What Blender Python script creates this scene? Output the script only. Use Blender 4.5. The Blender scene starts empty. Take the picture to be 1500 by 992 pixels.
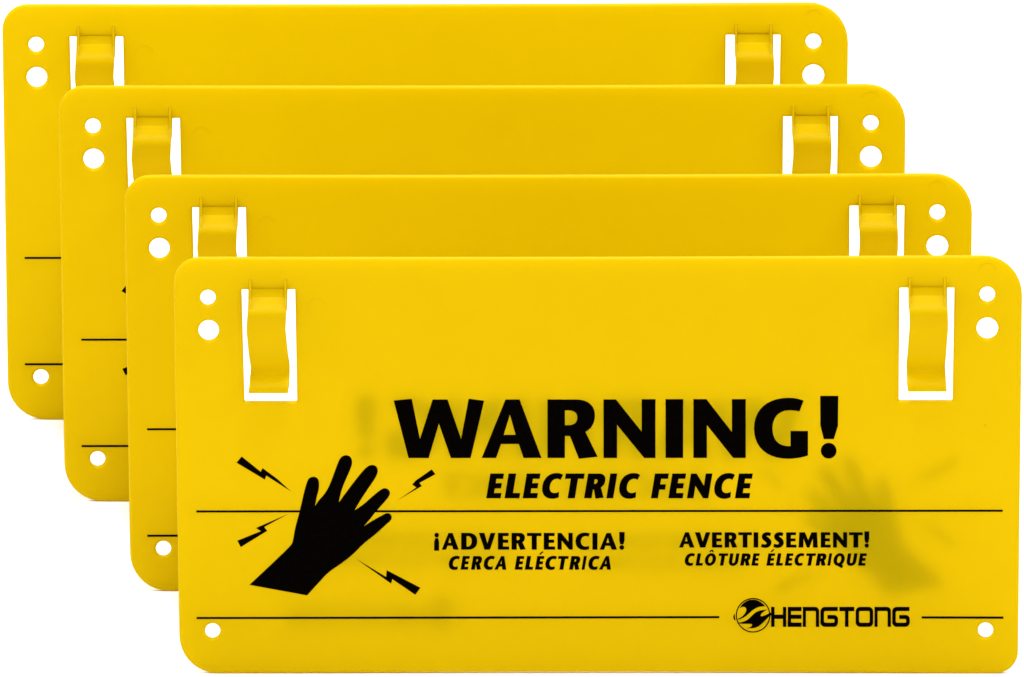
import bpy, bmesh, math, random
from mathutils import Vector
from mathutils.geometry import tessellate_polygon

# ---------------------------------------------------------------- camera, light, exposure
S = 0.200 / 1241.0                 # metres for one photograph pixel at the front sign (sign is 200 mm wide)
ELEV = math.radians(15.0)          # the camera looks down on the table by this much
SA, CA = math.sin(ELEV), math.cos(ELEV)
DIST = 80.0                        # long lens far away: all four signs show at the same scale
BASE_PY = 987.5                    # pixel row of the front sign's foot
MID_PX = 875.0                     # pixel column of the front sign's middle

scene = bpy.context.scene
col = scene.collection
target = Vector((0.0, 0.0, (BASE_PY - 496.0) * S / CA))
cam_data = bpy.data.cameras.new('camera')
cam = bpy.data.objects.new('camera', cam_data)
col.objects.link(cam)
cam.location = target + Vector((0, -CA, SA)) * DIST
cam.rotation_euler = (math.pi / 2 - ELEV, 0, 0)
cam_data.sensor_width = 36.0
cam_data.lens = 36.0 * DIST / (1500.0 * S)
cam_data.clip_start = 0.1
cam_data.clip_end = 200.0
scene.camera = cam

world = bpy.data.worlds.new('World')
scene.world = world
world.use_nodes = True
bg = world.node_tree.nodes['Background']
bg.inputs[0].default_value = (1.0, 0.995, 0.98, 1)
bg.inputs[1].default_value = 0.28

def area_light(name, loc, aim, size, power, colour=(1, 1, 1)):
    d = bpy.data.lights.new(name, 'AREA')
    d.shape = 'SQUARE'; d.size = size; d.energy = power; d.color = colour
    o = bpy.data.objects.new(name, d); col.objects.link(o)
    o.location = loc
    o.rotation_euler = (Vector(aim) - Vector(loc)).to_track_quat('-Z', 'Y').to_euler()
    return o
area_light('softbox_lamp', (0.0, -1.32, 1.62), (0, 0.1, 0.05), 0.7, 32.0)
area_light('back_softbox_lamp', (0.0, 1.05, 1.35), (0, 0.1, 0.05), 0.8, 30.0)
area_light('top_softbox_lamp', (0.0, -0.12, 1.45), (0, 0.05, 0), 0.45, 22.0)
for side in (-1, 1):
    area_light('side_softbox_lamp', (side*1.25, -0.25, 0.75), (0, 0.12, 0.04), 0.6, 11.0)

scene.view_settings.view_transform = 'Standard'
scene.view_settings.look = 'None'
scene.view_settings.exposure = 0.0
scene.view_settings.gamma = 1.0
scene.view_settings.use_curve_mapping = False
scene.render.engine = 'CYCLES'
scene.cycles.max_bounces = 16
scene.cycles.diffuse_bounces = 10
scene.cycles.transmission_bounces = 12

# ---------------------------------------------------------------- materials
def principled(name):
    m = bpy.data.materials.new(name); m.use_nodes = True
    return m, m.node_tree, m.node_tree.nodes['Principled BSDF']

def plastic():
    m, nt, p = principled('yellow_plastic')
    out = nt.nodes['Material Output']
    tc = nt.nodes.new('ShaderNodeTexCoord')
    n1 = nt.nodes.new('ShaderNodeTexNoise'); n1.inputs['Scale'].default_value = 70; n1.inputs['Detail'].default_value = 4
    ramp = nt.nodes.new('ShaderNodeMix'); ramp.data_type = 'RGBA'
    ramp.inputs[6].default_value = (0.660, 0.500, 0.0002, 1)
    ramp.inputs[7].default_value = (0.682, 0.519, 0.0003, 1)
    nt.links.new(tc.outputs['Object'], n1.inputs['Vector'])
    nt.links.new(n1.outputs['Fac'], ramp.inputs[0])
    # sparse dust specks in the plastic
    vo = nt.nodes.new('ShaderNodeTexVoronoi'); vo.inputs['Scale'].default_value = 75
    nt.links.new(tc.outputs['Object'], vo.inputs['Vector'])
    near = nt.nodes.new('ShaderNodeMath'); near.operation = 'LESS_THAN'; near.inputs[1].default_value = 0.017
    nt.links.new(vo.outputs['Distance'], near.inputs[0])
    sep = nt.nodes.new('ShaderNodeSeparateColor'); nt.links.new(vo.outputs['Color'], sep.inputs[0])
    pick = nt.nodes.new('ShaderNodeMath'); pick.operation = 'GREATER_THAN'; pick.inputs[1].default_value = 0.6
    nt.links.new(sep.outputs[0], pick.inputs[0])
    both = nt.nodes.new('ShaderNodeMath'); both.operation = 'MULTIPLY'
    nt.links.new(near.outputs[0], both.inputs[0]); nt.links.new(pick.outputs[0], both.inputs[1])
    speck = nt.nodes.new('ShaderNodeMix'); speck.data_type = 'RGBA'
    speck.inputs[7].default_value = (0.22, 0.14, 0.01, 1)
    nt.links.new(both.outputs[0], speck.inputs[0]); nt.links.new(ramp.outputs[2], speck.inputs[6])
    nt.links.new(speck.outputs[2], p.inputs['Base Color'])
    p.inputs['Roughness'].default_value = 0.36
    p.inputs['Specular IOR Level'].default_value = 0.045
    n2 = nt.nodes.new('ShaderNodeTexNoise'); n2.inputs['Scale'].default_value = 1400; n2.inputs['Detail'].default_value = 3
    nt.links.new(tc.outputs['Object'], n2.inputs['Vector'])
    b = nt.nodes.new('ShaderNodeBump'); b.inputs['Strength'].default_value = 0.25; b.inputs['Distance'].default_value = 0.00006
    nt.links.new(n2.outputs['Fac'], b.inputs['Height'])
    nt.links.new(b.outputs['Normal'], p.inputs['Normal'])
    t = nt.nodes.new('ShaderNodeBsdfTranslucent')
    nt.links.new(ramp.outputs[2], t.inputs['Color'])
    mix = nt.nodes.new('ShaderNodeMixShader'); mix.inputs[0].default_value = 0.65
    nt.links.new(p.outputs[0], mix.inputs[1]); nt.links.new(t.outputs[0], mix.inputs[2])
    nt.links.new(mix.outputs[0], out.inputs['Surface'])
    return m

def ink():
    m, nt, p = principled('black_ink')
    tc = nt.nodes.new('ShaderNodeTexCoord')
    n = nt.nodes.new('ShaderNodeTexNoise'); n.inputs['Scale'].default_value = 900; n.inputs['Detail'].default_value = 2
    r = nt.nodes.new('ShaderNodeValToRGB')
    r.color_ramp.elements[0].color = (0.0004, 0.0003, 0.0002, 1)
    r.color_ramp.elements[1].color = (0.0016, 0.0010, 0.0006, 1)
    nt.links.new(tc.outputs['Object'], n.inputs['Vector'])
    nt.links.new(n.outputs['Fac'], r.inputs[0]); nt.links.new(r.outputs[0], p.inputs['Base Color'])
    p.inputs['Roughness'].default_value = 0.6
    p.inputs['Specular IOR Level'].default_value = 0.0
    return m

def white(name, v, rough):
    m, nt, p = principled(name)
    tc = nt.nodes.new('ShaderNodeTexCoord')
    n = nt.nodes.new('ShaderNodeTexNoise'); n.inputs['Scale'].default_value = 40; n.inputs['Detail'].default_value = 4
    r = nt.nodes.new('ShaderNodeValToRGB')
    r.color_ramp.elements[0].color = (v - .01, v - .01, v - .01, 1)
    r.color_ramp.elements[1].color = (v, v, v, 1)
    nt.links.new(tc.outputs['Object'], n.inputs['Vector'])
    nt.links.new(n.outputs['Fac'], r.inputs[0]); nt.links.new(r.outputs[0], p.inputs['Base Color'])
    p.inputs['Roughness'].default_value = rough
    p.inputs['Specular IOR Level'].default_value = 0.2
    return m

PLASTIC, INK = plastic(), ink()
PAPER, CARD = white('white_paper', 0.78, 0.8), white('white_card', 0.95, 0.7)

# ---------------------------------------------------------------- helpers
def link(name, verts, faces, mat, parent=None, smooth=None):
    me = bpy.data.meshes.new(name)
    me.from_pydata([tuple(v) for v in verts], [], faces)
    me.materials.append(mat)
    bm = bmesh.new(); bm.from_mesh(me)
    bmesh.ops.remove_doubles(bm, verts=bm.verts, dist=1e-7)
    bm.to_mesh(me); bm.free()
    if smooth:
        for p in me.polygons: p.use_smooth = True
        me.set_sharp_from_angle(angle=math.radians(smooth))
    me.update()
    o = bpy.data.objects.new(name, me); col.objects.link(o)
    o.parent = parent
    return o

def lx(px): return (px - MID_PX) * S                                   # pixel column -> metres from the sign's middle
def lz(py, f=0.0): return ((BASE_PY - py) * S + f * SA) / CA           # pixel row -> height; f = how far it stands forward

def bez(p0, p1, p2, p3, n=10):
    out = []
    for i in range(1, n + 1):
        t = i / n; u = 1 - t
        out.append(tuple(u**3 * a + 3*u*u*t * b + 3*u*t*t * c + t**3 * d for a, b, c, d in zip(p0, p1, p2, p3)))
    return out

def path(*items):
    """points, or ('c', a, b, end) Bezier pieces -> list of points"""
    pts = []
    for it in items:
        if it[0] == 'c': pts += bez(pts[-1], it[1], it[2], it[3])
        else: pts.append(it)
    return pts

def circle(cx, cy, r, n=40, ry=None):
    ry = ry or r
    return [(cx + r * math.cos(2*math.pi*i/n), cy + ry * math.sin(2*math.pi*i/n)) for i in range(n)]

def area2(p): return sum(p[i-1][0]*p[i][1] - p[i][0]*p[i-1][1] for i in range(len(p)))

def rounded(pts, n=7):
    """polygon of (x, y, radius) with its corners rounded"""
    out = []; N = len(pts)
    for i in range(N):
        x, y, r = pts[i]
        p = Vector((x, y)); a = Vector(pts[i-1][:2]) - p; b = Vector(pts[(i+1) % N][:2]) - p
        if r <= 0: out.append((x, y)); continue
        la, lb = a.length, b.length; a.normalize(); b.normalize()
        half = math.acos(max(-1, min(1, a.dot(b)))) / 2
        d = min(r / math.tan(half), la * .499, lb * .499)
        s, e = p + a*d, p + b*d
        k = 4/3 * math.tan((math.pi - 2*half) / 4) * d * math.tan(half) / d
        rr = d * math.tan(half); h = 4/3 * math.tan((math.pi - 2*half) / 4) * rr
        out.append(tuple(s)); out += bez(tuple(s), tuple(s - a*h), tuple(e - b*h), tuple(e), n)
    return out

def chaikin(pts, sharp=(), it=2):
    cur = [(p, i in sharp) for i, p in enumerate(pts)]
    for _ in range(it):
        nxt = []
        N = len(cur)
        for i in range(N):
            (p, s) = cur[i]
            if s: nxt.append((p, True)); continue
            a, b = cur[i-1][0], cur[(i+1) % N][0]
            nxt.append((tuple(.25*u + .75*v for u, v in zip(a, p)), False))
            nxt.append((tuple(.25*u + .75*v for u, v in zip(b, p)), False))
        cur = nxt
    return [p for p, _ in cur]

def stroke(pts, w):
    """open centre line -> closed outline, Catmull-Rom smoothed"""
    P = [Vector(p) for p in pts]; P = [2*P[0]-P[1]] + P + [2*P[-1]-P[-2]]
    c = []
    for i in range(1, len(P)-2):
        for k in range(6):
            t = k/6
            c.append(.5*((2*P[i]) + (P[i+1]-P[i-1])*t + (2*P[i-1]-5*P[i]+4*P[i+1]-P[i+2])*t*t + (3*P[i]-P[i-1]-3*P[i+1]+P[i+2])*t**3))
    c.append(P[-2])
    L, R = [], []
    for i, p in enumerate(c):
        d = (c[min(i+1, len(c)-1)] - c[max(i-1, 0)]).normalized(); n = Vector((-d.y, d.x))
        u = i/(len(c)-1); ww = w(u)/2
        L.append(tuple(p + n*ww)); R.append(tuple(p - n*ww))
    return L + R[::-1]

INK_GAP = 0.00006
def print_mesh(name, shapes, parent, layer=0):
    """shapes: list of [outer, hole, ...] in photograph pixels -> one flat film of ink on the sign's front"""
    verts, faces = [], []
    for sh in shapes:
        loops = [[Vector((lx(x), lz(y), 0)) for x, y in lp] for lp in sh]
        base = len(verts)
        for lp in loops: verts += [(v.x, -INK_GAP * (1 + .5*layer), v.y) for v in lp]
        flat = [v for lp in loops for v in lp]
        for t in tessellate_polygon(loops):
            a, b, c = (flat[i] for i in t)
            cr = (b-a).cross(c-a).z
            if abs(cr) < 1e-14: continue
            faces.append([base+i for i in (t if cr > 0 else t[::-1])])
    return link(name, verts, faces, INK, parent)

# ---------------------------------------------------------------- the setting: a seamless white paper sweep
def make_backdrop():
    prof = [(-1.6, 0.0), (1.6, 0.0)]
    for i in range(1, 13):
        a = math.pi/2 * i/12
        prof.append((1.6 + .6*math.sin(a), .6 - .6*math.cos(a)))
    prof.append((2.2, 1.5))
    v, f = [], []
    for y, z in prof: v += [(-2.0, y, z), (2.0, y, z)]
    for i in range(len(prof)-1): f.append((2*i, 2*i+1, 2*i+3, 2*i+2))
    o = link('backdrop', v, f, PAPER, None, 60)
    o['kind'] = 'structure'
    return o
make_backdrop()

# ---------------------------------------------------------------- the sign: plate
T = 0.0020            # plate thickness
BEV = 0.0006          # radius of the rounded rims
NB = 4

def offset_loop(p, d):
    """move a closed loop to its left by d (metres)"""
    out = []; N = len(p)
    for i in range(N):
        a, b, c = Vector(p[i-1]), Vector(p[i]), Vector(p[(i+1) % N])
        e1, e2 = (b-a).normalized(), (c-b).normalized()
        n1, n2 = Vector((-e1.y, e1.x)), Vector((-e2.y, e2.x))
        m = n1 + n2
        out.append(tuple(b + m * (d / max(.3, 1 + n1.dot(n2)))))
    return out

def edge(a, b, bow, n=10):
    """points from a to b (without b), bowed in y by bow pixels in the middle"""
    return [(a[0]+(b[0]-a[0])*i/n, a[1]+(b[1]-a[1])*i/n + bow*4*(i/n)*(1-i/n), 0) for i in range(n)]

def plate_outline():
    tl, tr = (254.2, 378.8), (1498.0, 375.6)
    br, bl = (1491.2, 987.0), (263.3, 987.3)
    pts = [(tl[0], tl[1], 56)]
    pts += [(x, y, 0) for x, y, _ in edge((330, 378.4), (1420, 376.2), 1.2, 8)]
    pts += [(tr[0], tr[1], 58), (br[0], br[1], 56)]
    pts += [(x, y, 0) for x, y, _ in edge((1428, 987.3), (326, 987.4), -2.2, 12)]
    pts += [(bl[0], bl[1], 56)]
    return rounded(pts, 9)

SLOT_L = [(354.0, 425, 1), (432.2, 425, 1), (435.2, 589.5, 2), (358.4, 589.5, 2)]
SLOT_R = [(1317.8, 422.5, 1), (1397.8, 422.5, 1), (1395.2, 588.2, 2), (1316.6, 588.2, 2)]
HOLES = [(304.7, 437.0, 11.3), (305.7, 485.0, 15.0), (1446.3, 432.4, 11.4), (1446.3, 482.0, 15.8),
         (311.5, 925.2, 11.2), (1443.8, 924.2, 11.3)]

def make_plate(parent):
    loops = [plate_outline()] + [rounded(s, 3) for s in (SLOT_L, SLOT_R)] + [circle(x, y, r, 44) for x, y, r in HOLES]
    L = []
    for k, lp in enumerate(loops):
        q = [(lx(x), lz(y)) for x, y in lp]
        ccw = area2(q) > 0
        if (k == 0) != ccw: q = q[::-1]          # material always to the left
        L.append(q)
    verts, faces = [], []
    rings = []                                    # per loop: four rings of vertex ids
    for q in L:
        ids = []
        quarter = [(1-math.sin(a), 1-math.cos(a)) for a in (i*math.pi/2/NB for i in range(NB+1))]
        levels = [(i, d) for i, d in quarter] + [(i, T/BEV-d) for i, d in quarter[::-1]]
        for inset, depth in levels:
            ring, y = offset_loop(q, BEV*inset), BEV*depth
            ids.append(list(range(len(verts), len(verts)+len(ring))))
            verts += [(x, y, z) for x, z in ring]
        rings.append(ids)
        N = len(q)
        for a, b in zip(ids, ids[1:]):
            for i in range(N):
                j = (i+1) % N
                faces.append((a[i], b[i], b[j], a[j]))
    for side in (0, 2*NB+1):
        flat = [i for ids in rings for i in ids[side]]
        tris = tessellate_polygon([[Vector((verts[i][0], verts[i][2], 0)) for i in ids[side]] for ids in rings])
        for t in tris:
            t = [flat[i] for i in t]
            a, b, c = (Vector((verts[i][0], verts[i][2])) for i in t)
            cr = (b-a).cross(c-a)
            if abs(cr) < 1e-15: continue
            if (cr > 0) != (side == 0): t = t[::-1]
            faces.append(t)
    o = link('plate', verts, faces, PLASTIC, parent, 50)
    for p in o.data.polygons:
        if abs(p.normal.y) > .999: p.use_smooth = False      # the two faces are flat, only the rims are rounded
    return o

# ---------------------------------------------------------------- the sign: spring clips with their ribs, moulding marks
CLIP_PROFILE = [(419.0, -.25), (424.4, -.02), (430, 0.12), (435, 0.4), (440, 1.25), (446, 2.5), (452, 3.5), (457, 4.05), (462, 4.2),
                (466, 4.1), (474, 3.7), (486, 2.9), (499, 2.0), (512, 1.0), (524, -.1), (534, -1.1), (540, -1.7), (544, -1.9),
                (548, -1.4), (554, -.2), (560, 1.0), (565, 1.7), (569, 1.9), (576, 1.85)]
CLIP_L = [(424, 363.6, 421.6), (440, 363.4, 421.0), (463, 362.2, 419.4), (486, 361.0, 418.4), (512, 363.4, 421.0),
          (541, 367.0, 424.6), (560, 365.4, 424.0), (577, 363.8, 422.2)]
CLIP_R = [(422, 1330.2, 1387.4), (440, 1330.6, 1387.6), (463, 1332.0, 1388.6), (478, 1332.4, 1389.0), (512, 1330.0, 1386.8),
          (538, 1327.8, 1384.6), (556, 1328.4, 1385.8), (576, 1329.8, 1387.0)]

def interp(tab, y, k):
    if y <= tab[0][0]: return tab[0][k]
    for a, b in zip(tab, tab[1:]):
        if y <= b[0]:
            t = (y-a[0])/(b[0]-a[0]); t = t*t*(3-2*t)
            return a[k]+(b[k]-a[k])*t
    return tab[-1][k]

def make_clip(parent, tab, dpy, ribs):
    prof = [(py+dpy, f*1e-3) for py, f in CLIP_PROFILE]
    C = [Vector((-f, lz(py, f))) for py, f in prof]      # (y, z)
    verts, faces = [], []
    th = 0.0013
    n = len(C)
    for i, (py, f) in enumerate(prof):
        d = (C[min(i+1, n-1)] - C[max(i-1, 0)]).normalized()
        nrm = Vector((-d.y, d.x))                        # towards +y (away from the viewer)
        if nrm.x < 0: nrm = -nrm
        b = C[i] + nrm*th
        if i == 0: b = Vector((th, C[0].y))
        x0, x1 = lx(interp(tab, py, 1)), lx(interp(tab, py, 2))
        e = 0.0002; a = C[i]
        am, bm_ = a + nrm*e, b - nrm*e
        verts += [(x0, am.x, am.y), (x0+e, a.x, a.y), (x1-e, a.x, a.y), (x1, am.x, am.y),
                  (x1, bm_.x, bm_.y), (x1-e, b.x, b.y), (x0+e, b.x, b.y), (x0, bm_.x, bm_.y)]
    for i in range(n-1):
        for k in range(8):
            m = (k+1) % 8
            faces.append((8*i+k, 8*(i+1)+k, 8*(i+1)+m, 8*i+m))
    faces.append(tuple(range(8))); faces.append(tuple(8*(n-1)+k for k in range(7, -1, -1)))
    clip = link('clip', verts, faces, PLASTIC, parent, 32)
    # two thin ribs that brace the root of the clip against the plate
    rp = [(408, 0.02), (414, .5), (421, .95), (430, 1.15), (438, 1.6), (446, 2.9), (452, 3.55)]
    for cx in ribs:
        v, fc = [], []
        w0, w1 = .00022, .00036
        for py, f in rp:
            f *= 1e-3; z = lz(py+dpy, f)
            back = 0.00004
            v += [(lx(cx)-w1, back, z), (lx(cx)-w0, -f, z), (lx(cx)+w0, -f, z), (lx(cx)+w1, back, z)]
        for i in range(len(rp)-1):
            for k in range(4):
                m = (k+1) % 4
                fc.append((4*i+k, 4*(i+1)+k, 4*(i+1)+m, 4*i+m))
        fc.append((0, 1, 2, 3)); fc.append(tuple(4*(len(rp)-1)+k for k in (3, 2, 1, 0)))
        link('rib', v, fc, PLASTIC, clip, 30)
    return clip

def make_mold_mark(parent, px, py, r):
    """shallow arc left by an ejector pin"""
    v, f = [], []
    n = 24; prof = [(-.00012, .00001), (-.00004, -.00003), (.00004, -.00003), (.00012, .00001)]
    for i in range(n+1):
        a = math.radians(15 + 150*i/n)
        for d, y in prof:
            rr = r*S + d
            v.append((lx(px)+rr*math.cos(a), y, lz(py)+rr*math.sin(a)))
    for i in range(n):
        for k in range(3): f.append((4*i+k, 4*i+4+k, 4*i+5+k, 4*i+1+k))
    return link('mold_mark', v, f, PLASTIC, parent, 60)

# ---------------------------------------------------------------- the sign: lettering
def crop(pts, sc, ox, oy): return [(x/sc+ox, y/sc+oy) for x, y in pts]
K = 1500/360
def A_(*p): return crop(path(*p), K, 560, 560)
def B_(*p): return crop(path(*p), K, 900, 560)

BIG = {
 'W': [[(576.6,586.8),(603.2,584.2),(615.2,643),(633.7,585.3),(655.7,585.3),(675.4,643),(686.5,584.2),(709.2,587),(689.4,671),(660.4,671),(642.9,620.5),(628,671),(598.4,671)]],
 'A': [A_((607,462),(752,105),(838,105),(972,462),(862,462),(833,377),(725,377),(695,462)), A_((779,198),(741,321),(814,321))],
 'R': [A_((1008,105),(1185,105),('c',(1258,106),(1298,145),(1298,200)),('c',(1298,250),(1275,285),(1240,303)),(1315,455),(1200,467),(1145,328),(1115,328),(1115,462),(1008,462)),
       A_((1115,172),(1138,172),('c',(1175,173),(1190,190),(1190,215)),('c',(1190,245),(1172,262),(1138,262)),(1115,262))],
 'N': [[(884,585.2),(902.3,585.2),(939.9,632.2),(939.9,584.8),(960.2,584.8),(960.2,671),(943.6,671),(904,622.6),(904,671),(884,671)]],
 'I': [B_((312,103),(420,103),(420,462),(312,462))],
 'N2': [B_((482,103),(562,103),(717,303),(717,103),(802,103),(802,462),(725,462),(565,262),(565,462),(482,462))],
 'G': [B_((1182,447),('c',(1145,460),(1100,467),(1062,467)),('c',(930,467),(852,395),(852,283)),('c',(852,165),(935,95),(1062,95)),('c',(1095,95),(1128,101),(1155,112)),
        (1130,178),('c',(1105,173),(1085,171),(1068,171)),('c',(1005,171),(965,215),(965,280)),('c',(965,350),(1000,394),(1075,390)),(1075,297),(1182,297))],
}
BANG = [B_((1256,83),(1367,83),(1365,265),(1340,347),(1278,347),(1257,265))]
BANG_DOT = [crop(circle(1308,418,48), K, 900, 560)]

def unit(sh, ref=None):
    """pixel outline -> unit glyph, cap height 1, y up"""
    y0, y1 = ref or (585.0, 671.0)
    x0 = min(x for lp in sh for x, _ in lp)
    h = y1-y0
    return [[((x-x0)/h, (y1-y)/h) for x, y in lp] for lp in sh]

def Cc(*p): return path(*p)
GL = {
 'A': [unit(BIG['A'])], 'R': [unit(BIG['R'])], 'N': [unit(BIG['N'])],
 'I': [[[(0,0),(.3,0),(.3,1),(0,1)]]],
 'E': [[[(0,0),(.66,0),(.66,.17),(.29,.17),(.29,.42),(.6,.42),(.6,.59),(.29,.59),(.29,.83),(.63,.83),(.63,1),(0,1)]]],
 'F': [[[(0,0),(.29,0),(.29,.37),(.58,.37),(.58,.54),(.29,.54),(.29,.83),(.64,.83),(.64,1),(0,1)]]],
 'L': [[[(0,0),(.62,0),(.62,.17),(.29,.17),(.29,1),(0,1)]]],
 'T': [[[(0,1),(0,.83),(.285,.83),(.285,0),(.575,0),(.575,.83),(.86,.83),(.86,1)]]],
 'V': [[[(0,1),(.31,1),(.5,.36),(.7,1),(.98,1),(.65,0),(.33,0)]]],
 'M': [[[(0,0),(.05,1),(.41,1),(.63,.46),(.85,1),(1.21,1),(1.26,0),(.96,0),(.94,.6),(.70,0),(.55,0),(.32,.6),(.30,0)]]],
 'D': [[Cc((0,0),(.42,0),('c',(.77,0),(.96,.2),(.96,.52)),('c',(.96,.82),(.77,1),(.42,1)),(0,1)),
        Cc((.31,.17),(.38,.17),('c',(.55,.17),(.64,.3),(.64,.5)),('c',(.64,.72),(.55,.83),(.38,.83)),(.31,.83))]],
 'C': [[Cc((.83,.03),('c',(.74,0),(.66,-.02),(.56,-.02)),('c',(.2,-.02),(0,.18),(0,.49)),('c',(0,.82),(.22,1.02),(.58,1.02)),('c',(.68,1.02),(.77,1),(.86,.96)),
        (.79,.79),('c',(.74,.82),(.69,.83),(.62,.83)),('c',(.44,.83),(.31,.7),(.31,.5)),('c',(.31,.29),(.44,.17),(.62,.17)),('c',(.69,.17),(.75,.18),(.81,.21)))]],
 'U': [[Cc((0,1),(0,.4),('c',(0,.13),(.16,-.02),(.46,-.02)),('c',(.76,-.02),(.92,.13),(.92,.4)),(.92,1),(.64,1),(.64,.4),('c',(.64,.25),(.58,.17),(.46,.17)),('c',(.35,.17),(.29,.25),(.29,.4)),(.29,1))]],
 'S': [[stroke([(.60,.86),(.45,.90),(.28,.865),(.205,.76),(.25,.63),(.38,.52),(.49,.39),(.50,.25),(.40,.12),(.22,.085),(.04,.13)], lambda u: .2+.11*math.sin(math.pi*u)**2)]],
 'O': [[circle(.5,.5,.5,40,.52), circle(.5,.5,.22,32,.33)]],
}
q = [(.5+.5*math.cos(a), .5+.52*math.sin(a)) for a in [math.radians(-38+i*(302/40)) for i in range(41)]]
GL['Q'] = [[q + [(.72,-.14),(.86,-.22),(.98,-.06),(.80,.07)], circle(.5,.5,.22,32,.33)]]
bang_u = unit(BANG+BANG_DOT)
GL['!'] = [[bang_u[0]], [bang_u[1]]]
zx = max(x for x, _ in bang_u[0])
GL['\u00a1'] = [[[(zx-x, 1.0-y) for x, y in lp]] for lp in bang_u]

def fatten(sh, w):
    """grow a pixel outline by w: outer loops outward, holes inward"""
    out = []
    for k, lp in enumerate(sh):
        out.append(offset_loop(lp, (-w if k == 0 else w) * (1 if area2(lp) > 0 else -1)))
    return out

def place(ch, x0, x1, cap, base, slant=0.0):
    """fit a unit glyph between two pixel columns, cap line and base line"""
    w = (.026 if slant else .012) * (base-cap)
    x0, x1, cap, base = x0+w, x1-w, cap+w, base-w
    H = base-cap
    g = GL[ch]
    def width(s):
        xs = [x*s*H + y*slant*H for sh in g for lp in sh for x, y in lp]
        return min(xs), max(xs)
    lo, hi = .1, 3.0
    for _ in range(40):
        m = (lo+hi)/2; a, b = width(m)
        if b-a < x1-x0: lo = m
        else: hi = m
    a, _b = width(lo)
    return [fatten([[(x0-a + x*lo*H + y*slant*H, base - y*H) for x, y in lp] for lp in sh], w) for sh in g]

def text_line(spec, sc, cap, base, slant=0.0):
    out = []
    for ox, row in spec:
        for ch, a, b in row: out += place(ch, a/sc+ox, b/sc+ox, cap, base, slant)
    return out

SUB = text_line([(700, [('E',88,273),('L',280,442),('E',470,655),('C',672,890),('T',912,1118),('R',1112,1335),('I',1345,1458)]),
                 (900, [('C',50,268),('F',383,570),('E',565,750),('N',760,1025),('C',1045,1260),('E',1262,1448)])], 1500/210, 693.7, 730.0, .165)
S1 = 9.375
ADV = text_line([(620, [('\u00a1',148,218),('A',255,487),('D',520,742),('V',765,992),('E',1025,1180),('R',1212,1408)]),
                 (770, [('T',18,218),('E',248,405),('N',437,647),('C',685,880),('I',917,987),('A',1017,1255),('!',1285,1360)])], S1, 780.7, 805.3)
CER = text_line([(620, [('C',350,505),('E',512,640),('R',655,808),('C',830,985),('A',978,1140),('E',1255,1388)]),
                 (770, [('L',-11,103),('E',128,258),('C',270,430),('T',445,592),('R',597,752),('I',768,840),('C',862,1018),('A',1008,1172)])], S1, 814.6, 834.6, .17)
CER.append([crop([(185,390),(228,352),(248,362),(200,403)], S1, 770, 770)])
AVE = text_line([(985, [('A',92,302),('V',310,520),('E',543,685),('R',718,890),('T',905,1092),('I',1115,1180),('S',1215,1362)]),
                 (1125, [('S',73,218),('E',250,392),('M',420,685),('E',725,862),('N',893,1088),('T',1112,1302),('!',1325,1392)])], S1, 779.8, 802.2)
CLO = text_line([(985, [('C',170,312),('L',318,418),('O',445,600),('T',635,768),('U',775,922),('R',930,1075),('E',1085,1200)]),
                 (1125, [('E',-22,100),('L',108,205),('E',230,350),('C',365,502),('T',525,660),('R',655,805),('I',815,882),('Q',900,1055),('U',1080,1230),('E',1238,1358)])], S1, 810.7, 828.7, .17)
CLO.append([crop([(503,364),(530,332),(555,332),(573,364),(553,364),(539,350),(524,364)], S1, 985, 770)])
CLO.append([crop([(35,356),(72,322),(92,330),(50,368)], S1, 1125, 770)])

# ---------------------------------------------------------------- the sign: hand, bolts, emblem
HS = 1309/330
HAND = [(140,860),(383,632),(393,605),(405,530),(425,460),(437,412),(455,330),(476,256),(488,238),(512,230),(536,238),(546,262),(544,305),
        (532,345),(522,400),(545,366),(575,335),(605,285),(640,190),(661,133),(680,111),(704,105),(728,114),(738,140),(735,166),(715,215),(690,270),
        (672,320),(660,380),(700,325),(760,245),(810,185),(835,166),(861,162),(881,174),(888,200),(875,235),(830,300),(790,360),(751,427),(800,395),
        (850,350),(900,308),(926,296),(951,306),(959,330),(945,355),(910,395),(870,440),(835,485),(805,519),(850,490),(900,462),(935,443),(957,444),
        (969,465),(962,486),(935,508),(880,560),(800,622),(750,675),(690,725),(600,785),(560,828),(475,921)]
SHARP = {0, 14, 28, 39, 50, len(HAND)-1}
BOLTS = [[(65,150),(95,114),(206,203),(216,181),(300,243),(384,319),(238,225),(230,249)],
         [(1200,189),(1221,217),(1128,268),(1142,286),(1000,369),(1110,294),(1086,277),(1106,254)],
         [(70,603),(89,641),(244,546),(226,524),(365,448),(177,530),(207,548)],
         [(757,707),(934,814),(938,775),(1134,877),(1104,918),(970,827),(963,853)]]

ES = 1323/80
def E_(p, it=2, sharp=()): return crop(chaikin(p, sharp, it), ES, 1060, 870)
RING = [crop(circle(715,520,420,64), ES, 1060, 870), crop(circle(715,520,390,64), ES, 1060, 870)]
GLOBE_TOP = E_([(385,358),(440,318),(490,312),(535,330),(556,378),(535,450),(475,530),(405,580),(338,606),(352,630),(440,602),(535,545),(620,470),(705,395),
                (800,335),(900,306),(1015,300),(960,245),(880,182),(790,147),(715,138),(600,152),(500,205),(430,275)], 2, {0, 8, 16})
GLOBE_LOW = E_([(310,700),(400,692),(480,676),(560,640),(640,575),(720,493),(800,432),(880,402),(960,392),(1072,378),(970,430),(915,480),(890,530),(915,548),
                (985,528),(1080,482),(1150,452),(1262,468),(1180,492),(1100,550),(1020,630),(940,712),(860,780),(780,822),(680,836),(540,834),(640,812),(690,770),
                (692,738),(640,725),(500,728),(400,722)], 2, {0, 9, 17, 25})
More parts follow.
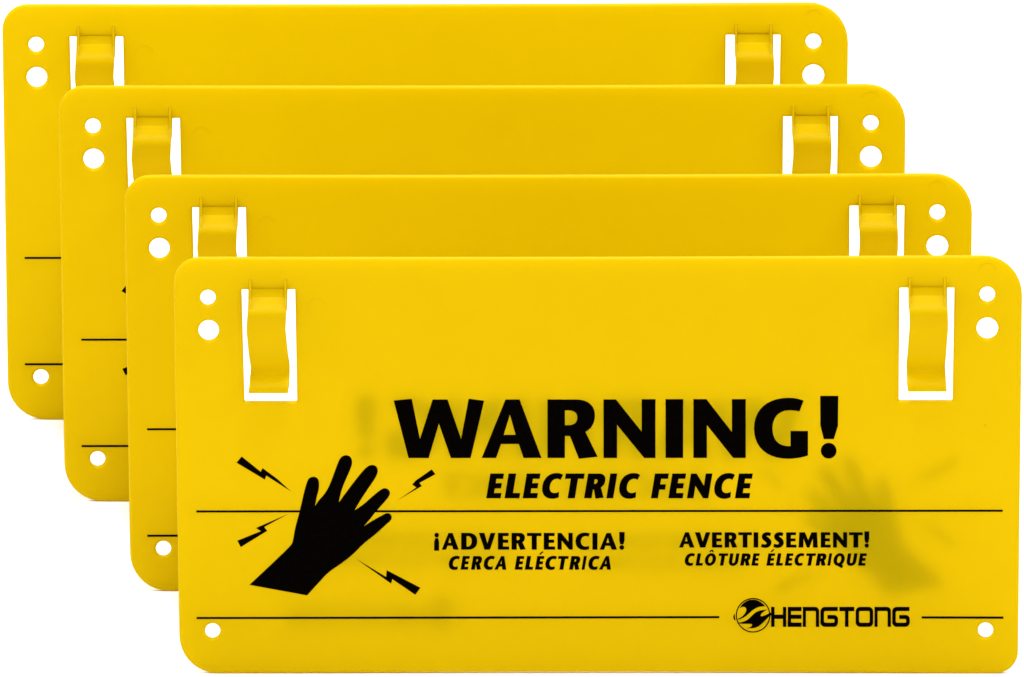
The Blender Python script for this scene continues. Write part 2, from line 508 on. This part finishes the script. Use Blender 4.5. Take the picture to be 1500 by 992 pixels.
CRESCENT = E_([(272,478),(238,525),(234,575),(250,625),(292,656),(282,600),(276,540)], 2, {0, 4})

LS = 1500/220
def Lg(pts): return crop(rounded(pts, 6), LS, 1120, 880)
def letter_n(x0, x1): return [Lg([(x0,62,0),(x1,62,42),(x1,262,0),(x1-34,262,0),(x1-34,104,12),(x0+32,104,0),(x0+32,262,0),(x0,262,0)])]
def letter_g(x0, x1): return [Lg([(x0,62,46),(x1-3,62,0),(x1-3,104,0),(x0+36,104,14),(x0+36,220,14),(x1-36,220,12),(x1-36,184,12),(x0+70,184,0),(x0+70,143,0),(x1,143,42),(x1,262,46),(x0,262,46)])]
LOGO = [[Lg([(65,62,0),(100,62,0),(100,140,0),(183,140,0),(183,62,0),(217,62,0),(217,262,0),(183,262,0),(183,182,0),(100,182,0),(100,262,0),(65,262,0)])],
        [Lg([(232,62,0),(370,62,0),(370,105,0),(265,105,0),(265,140,0),(370,140,0),(370,182,0),(265,182,0),(265,219,0),(370,219,0),(370,262,0),(232,262,0)])],
        letter_n(382, 546), letter_g(558, 735),
        [Lg([(747,62,0),(897,62,0),(897,105,0),(839,105,0),(839,262,0),(803,262,0),(803,105,0),(747,105,0)])],
        [Lg([(910,62,46),(1086,62,46),(1086,262,46),(910,262,46)]), Lg([(945,104,14),(1050,104,14),(1050,220,14),(945,220,14)])],
        letter_n(1098, 1263), letter_g(1275, 1451)]

def bar(x0, y0, x1, y1, w): return [[(x0,y0-w/2),(x1,y1-w/2),(x1,y1+w/2),(x0,y0+w/2)]]

# ---------------------------------------------------------------- build one sign
def make_sign():
    root = bpy.data.objects.new('warning_sign', None); col.objects.link(root)
    root.empty_display_size = .02
    plate = make_plate(root)
    make_clip(root, CLIP_L, 0.4, (366.6, 418.0))
    make_clip(root, CLIP_R, -2.0, (1332.6, 1384.0))
    for m in ((464, 451, 13.5), (1446, 398, 13)): make_mold_mark(plate, *m)
    prints = [
        print_mesh('printed_line', [bar(287.5, 749.3, 1469, 748.2, 3.1)], root),
        print_mesh('printed_line', [bar(287.8, 905.5, 1053.8, 904.2, 3.2)], root),
        print_mesh('printed_line', [bar(1350.2, 904.6, 1470, 904.9, 3.3)], root),
        print_mesh('hand_symbol', [[crop(chaikin(HAND, SHARP, 2), HS, 330, 640)]], root, 1),
        print_mesh('warning_lettering', [BIG[k] for k in BIG] + [BANG, BANG_DOT], root),
        print_mesh('electric_fence_lettering', SUB, root),
        print_mesh('spanish_lettering', ADV + CER, root),
        print_mesh('french_lettering', AVE + CLO, root),
        print_mesh('logo_lettering', LOGO, root)]
    for b in BOLTS: prints.append(print_mesh('lightning_bolt', [[crop(b, HS, 330, 640)]], root))
    em = print_mesh('logo_emblem', [RING], root); prints.append(em)
    tops = print_mesh('emblem_flame', [[GLOBE_TOP], [GLOBE_LOW], [CRESCENT]], em, 1)
    # the back of the sign carries the same print; it shows faintly through the plastic
    for p in prints:
        b = p.copy(); col.objects.link(b); b.parent = root
        b.location = (0, T, 0); b.rotation_euler = (0, 0, math.pi)
        for ch in p.children:
            c = ch.copy(); col.objects.link(c); c.parent = b
    return root

def copy_tree(o, parent=None):
    c = o.copy(); col.objects.link(c); c.parent = parent
    for ch in list(o.children): copy_tree(ch, c)
    return c

def spot(dx, dy):
    """where on the floor a sign stands that shows shifted by (dx, dy) pixels from the front one"""
    y = 0.0
    for _ in range(30):
        e = y*CA/DIST
        y = ((496-680-dy)*S*(1+e) - (496-680)*S)/SA
    e = y*CA/DIST
    x = (MID_PX+dx-750)*S*(1+e)
    return x, y

SHIFTS = [(0, 0), (-72.7, -120.4), (-169.6, -251.5), (-253.2, -371.2)]
LABELS = ['yellow plastic warning sign with all its print in view, nothing standing before it',
          'yellow plastic sign directly behind the one whose WARNING print shows whole',
          'yellow plastic sign with two small black bolt tips showing beside the sign before it',
          'rearmost yellow plastic sign of the row, only white paper behind it']
first = make_sign()
signs = [first] + [copy_tree(first) for _ in SHIFTS[1:]]
spots = [spot(*s) for s in SHIFTS]
for o, (x, y), lb in zip(signs, spots, LABELS):
    o.location = (x, y, 0)
    o['label'] = lb; o['category'] = 'sign'; o['group'] = 'warning signs standing in a row'

# ---------------------------------------------------------------- added white cards: give white behind the holes and bounce light onto the signs
CARD_LABELS = ['white card seen through the holes of the sign with WARNING in full view',
               'white card seen through the holes of the sign second in the row',
               'white card seen through the holes of the sign just before the rearmost one']
def make_card(gap):
    """a card that leans back from the floor behind one sign towards the face of the next"""
    th, y0, y1 = .0006, .040, gap - .0035
    x0, x1 = lx(279), lx(1471)
    z1 = ((BASE_PY-404)*S - y1*SA)/CA
    d = Vector((y1-y0, z1)).normalized(); n = Vector((d.y, -d.x))*th
    prof = [(y0, 0), (y1, z1), (y1+n.x, z1+n.y), (y0+n.x, 0)]
    v = [(x, y, z) for x in (x0, x1) for y, z in prof]
    f = [(3, 2, 1, 0), (4, 5, 6, 7)] + [(i, (i+1) % 4, 4+(i+1) % 4, 4+i) for i in range(4)]
    return link('backing_card', v, f, CARD)
for i in range(3):
    c = make_card(spots[i+1][1]-spots[i][1])
    c.location = (spots[i][0], spots[i][1], 0)
    c['label'] = CARD_LABELS[i]; c['category'] = 'card'; c['group'] = 'white cards between the signs'
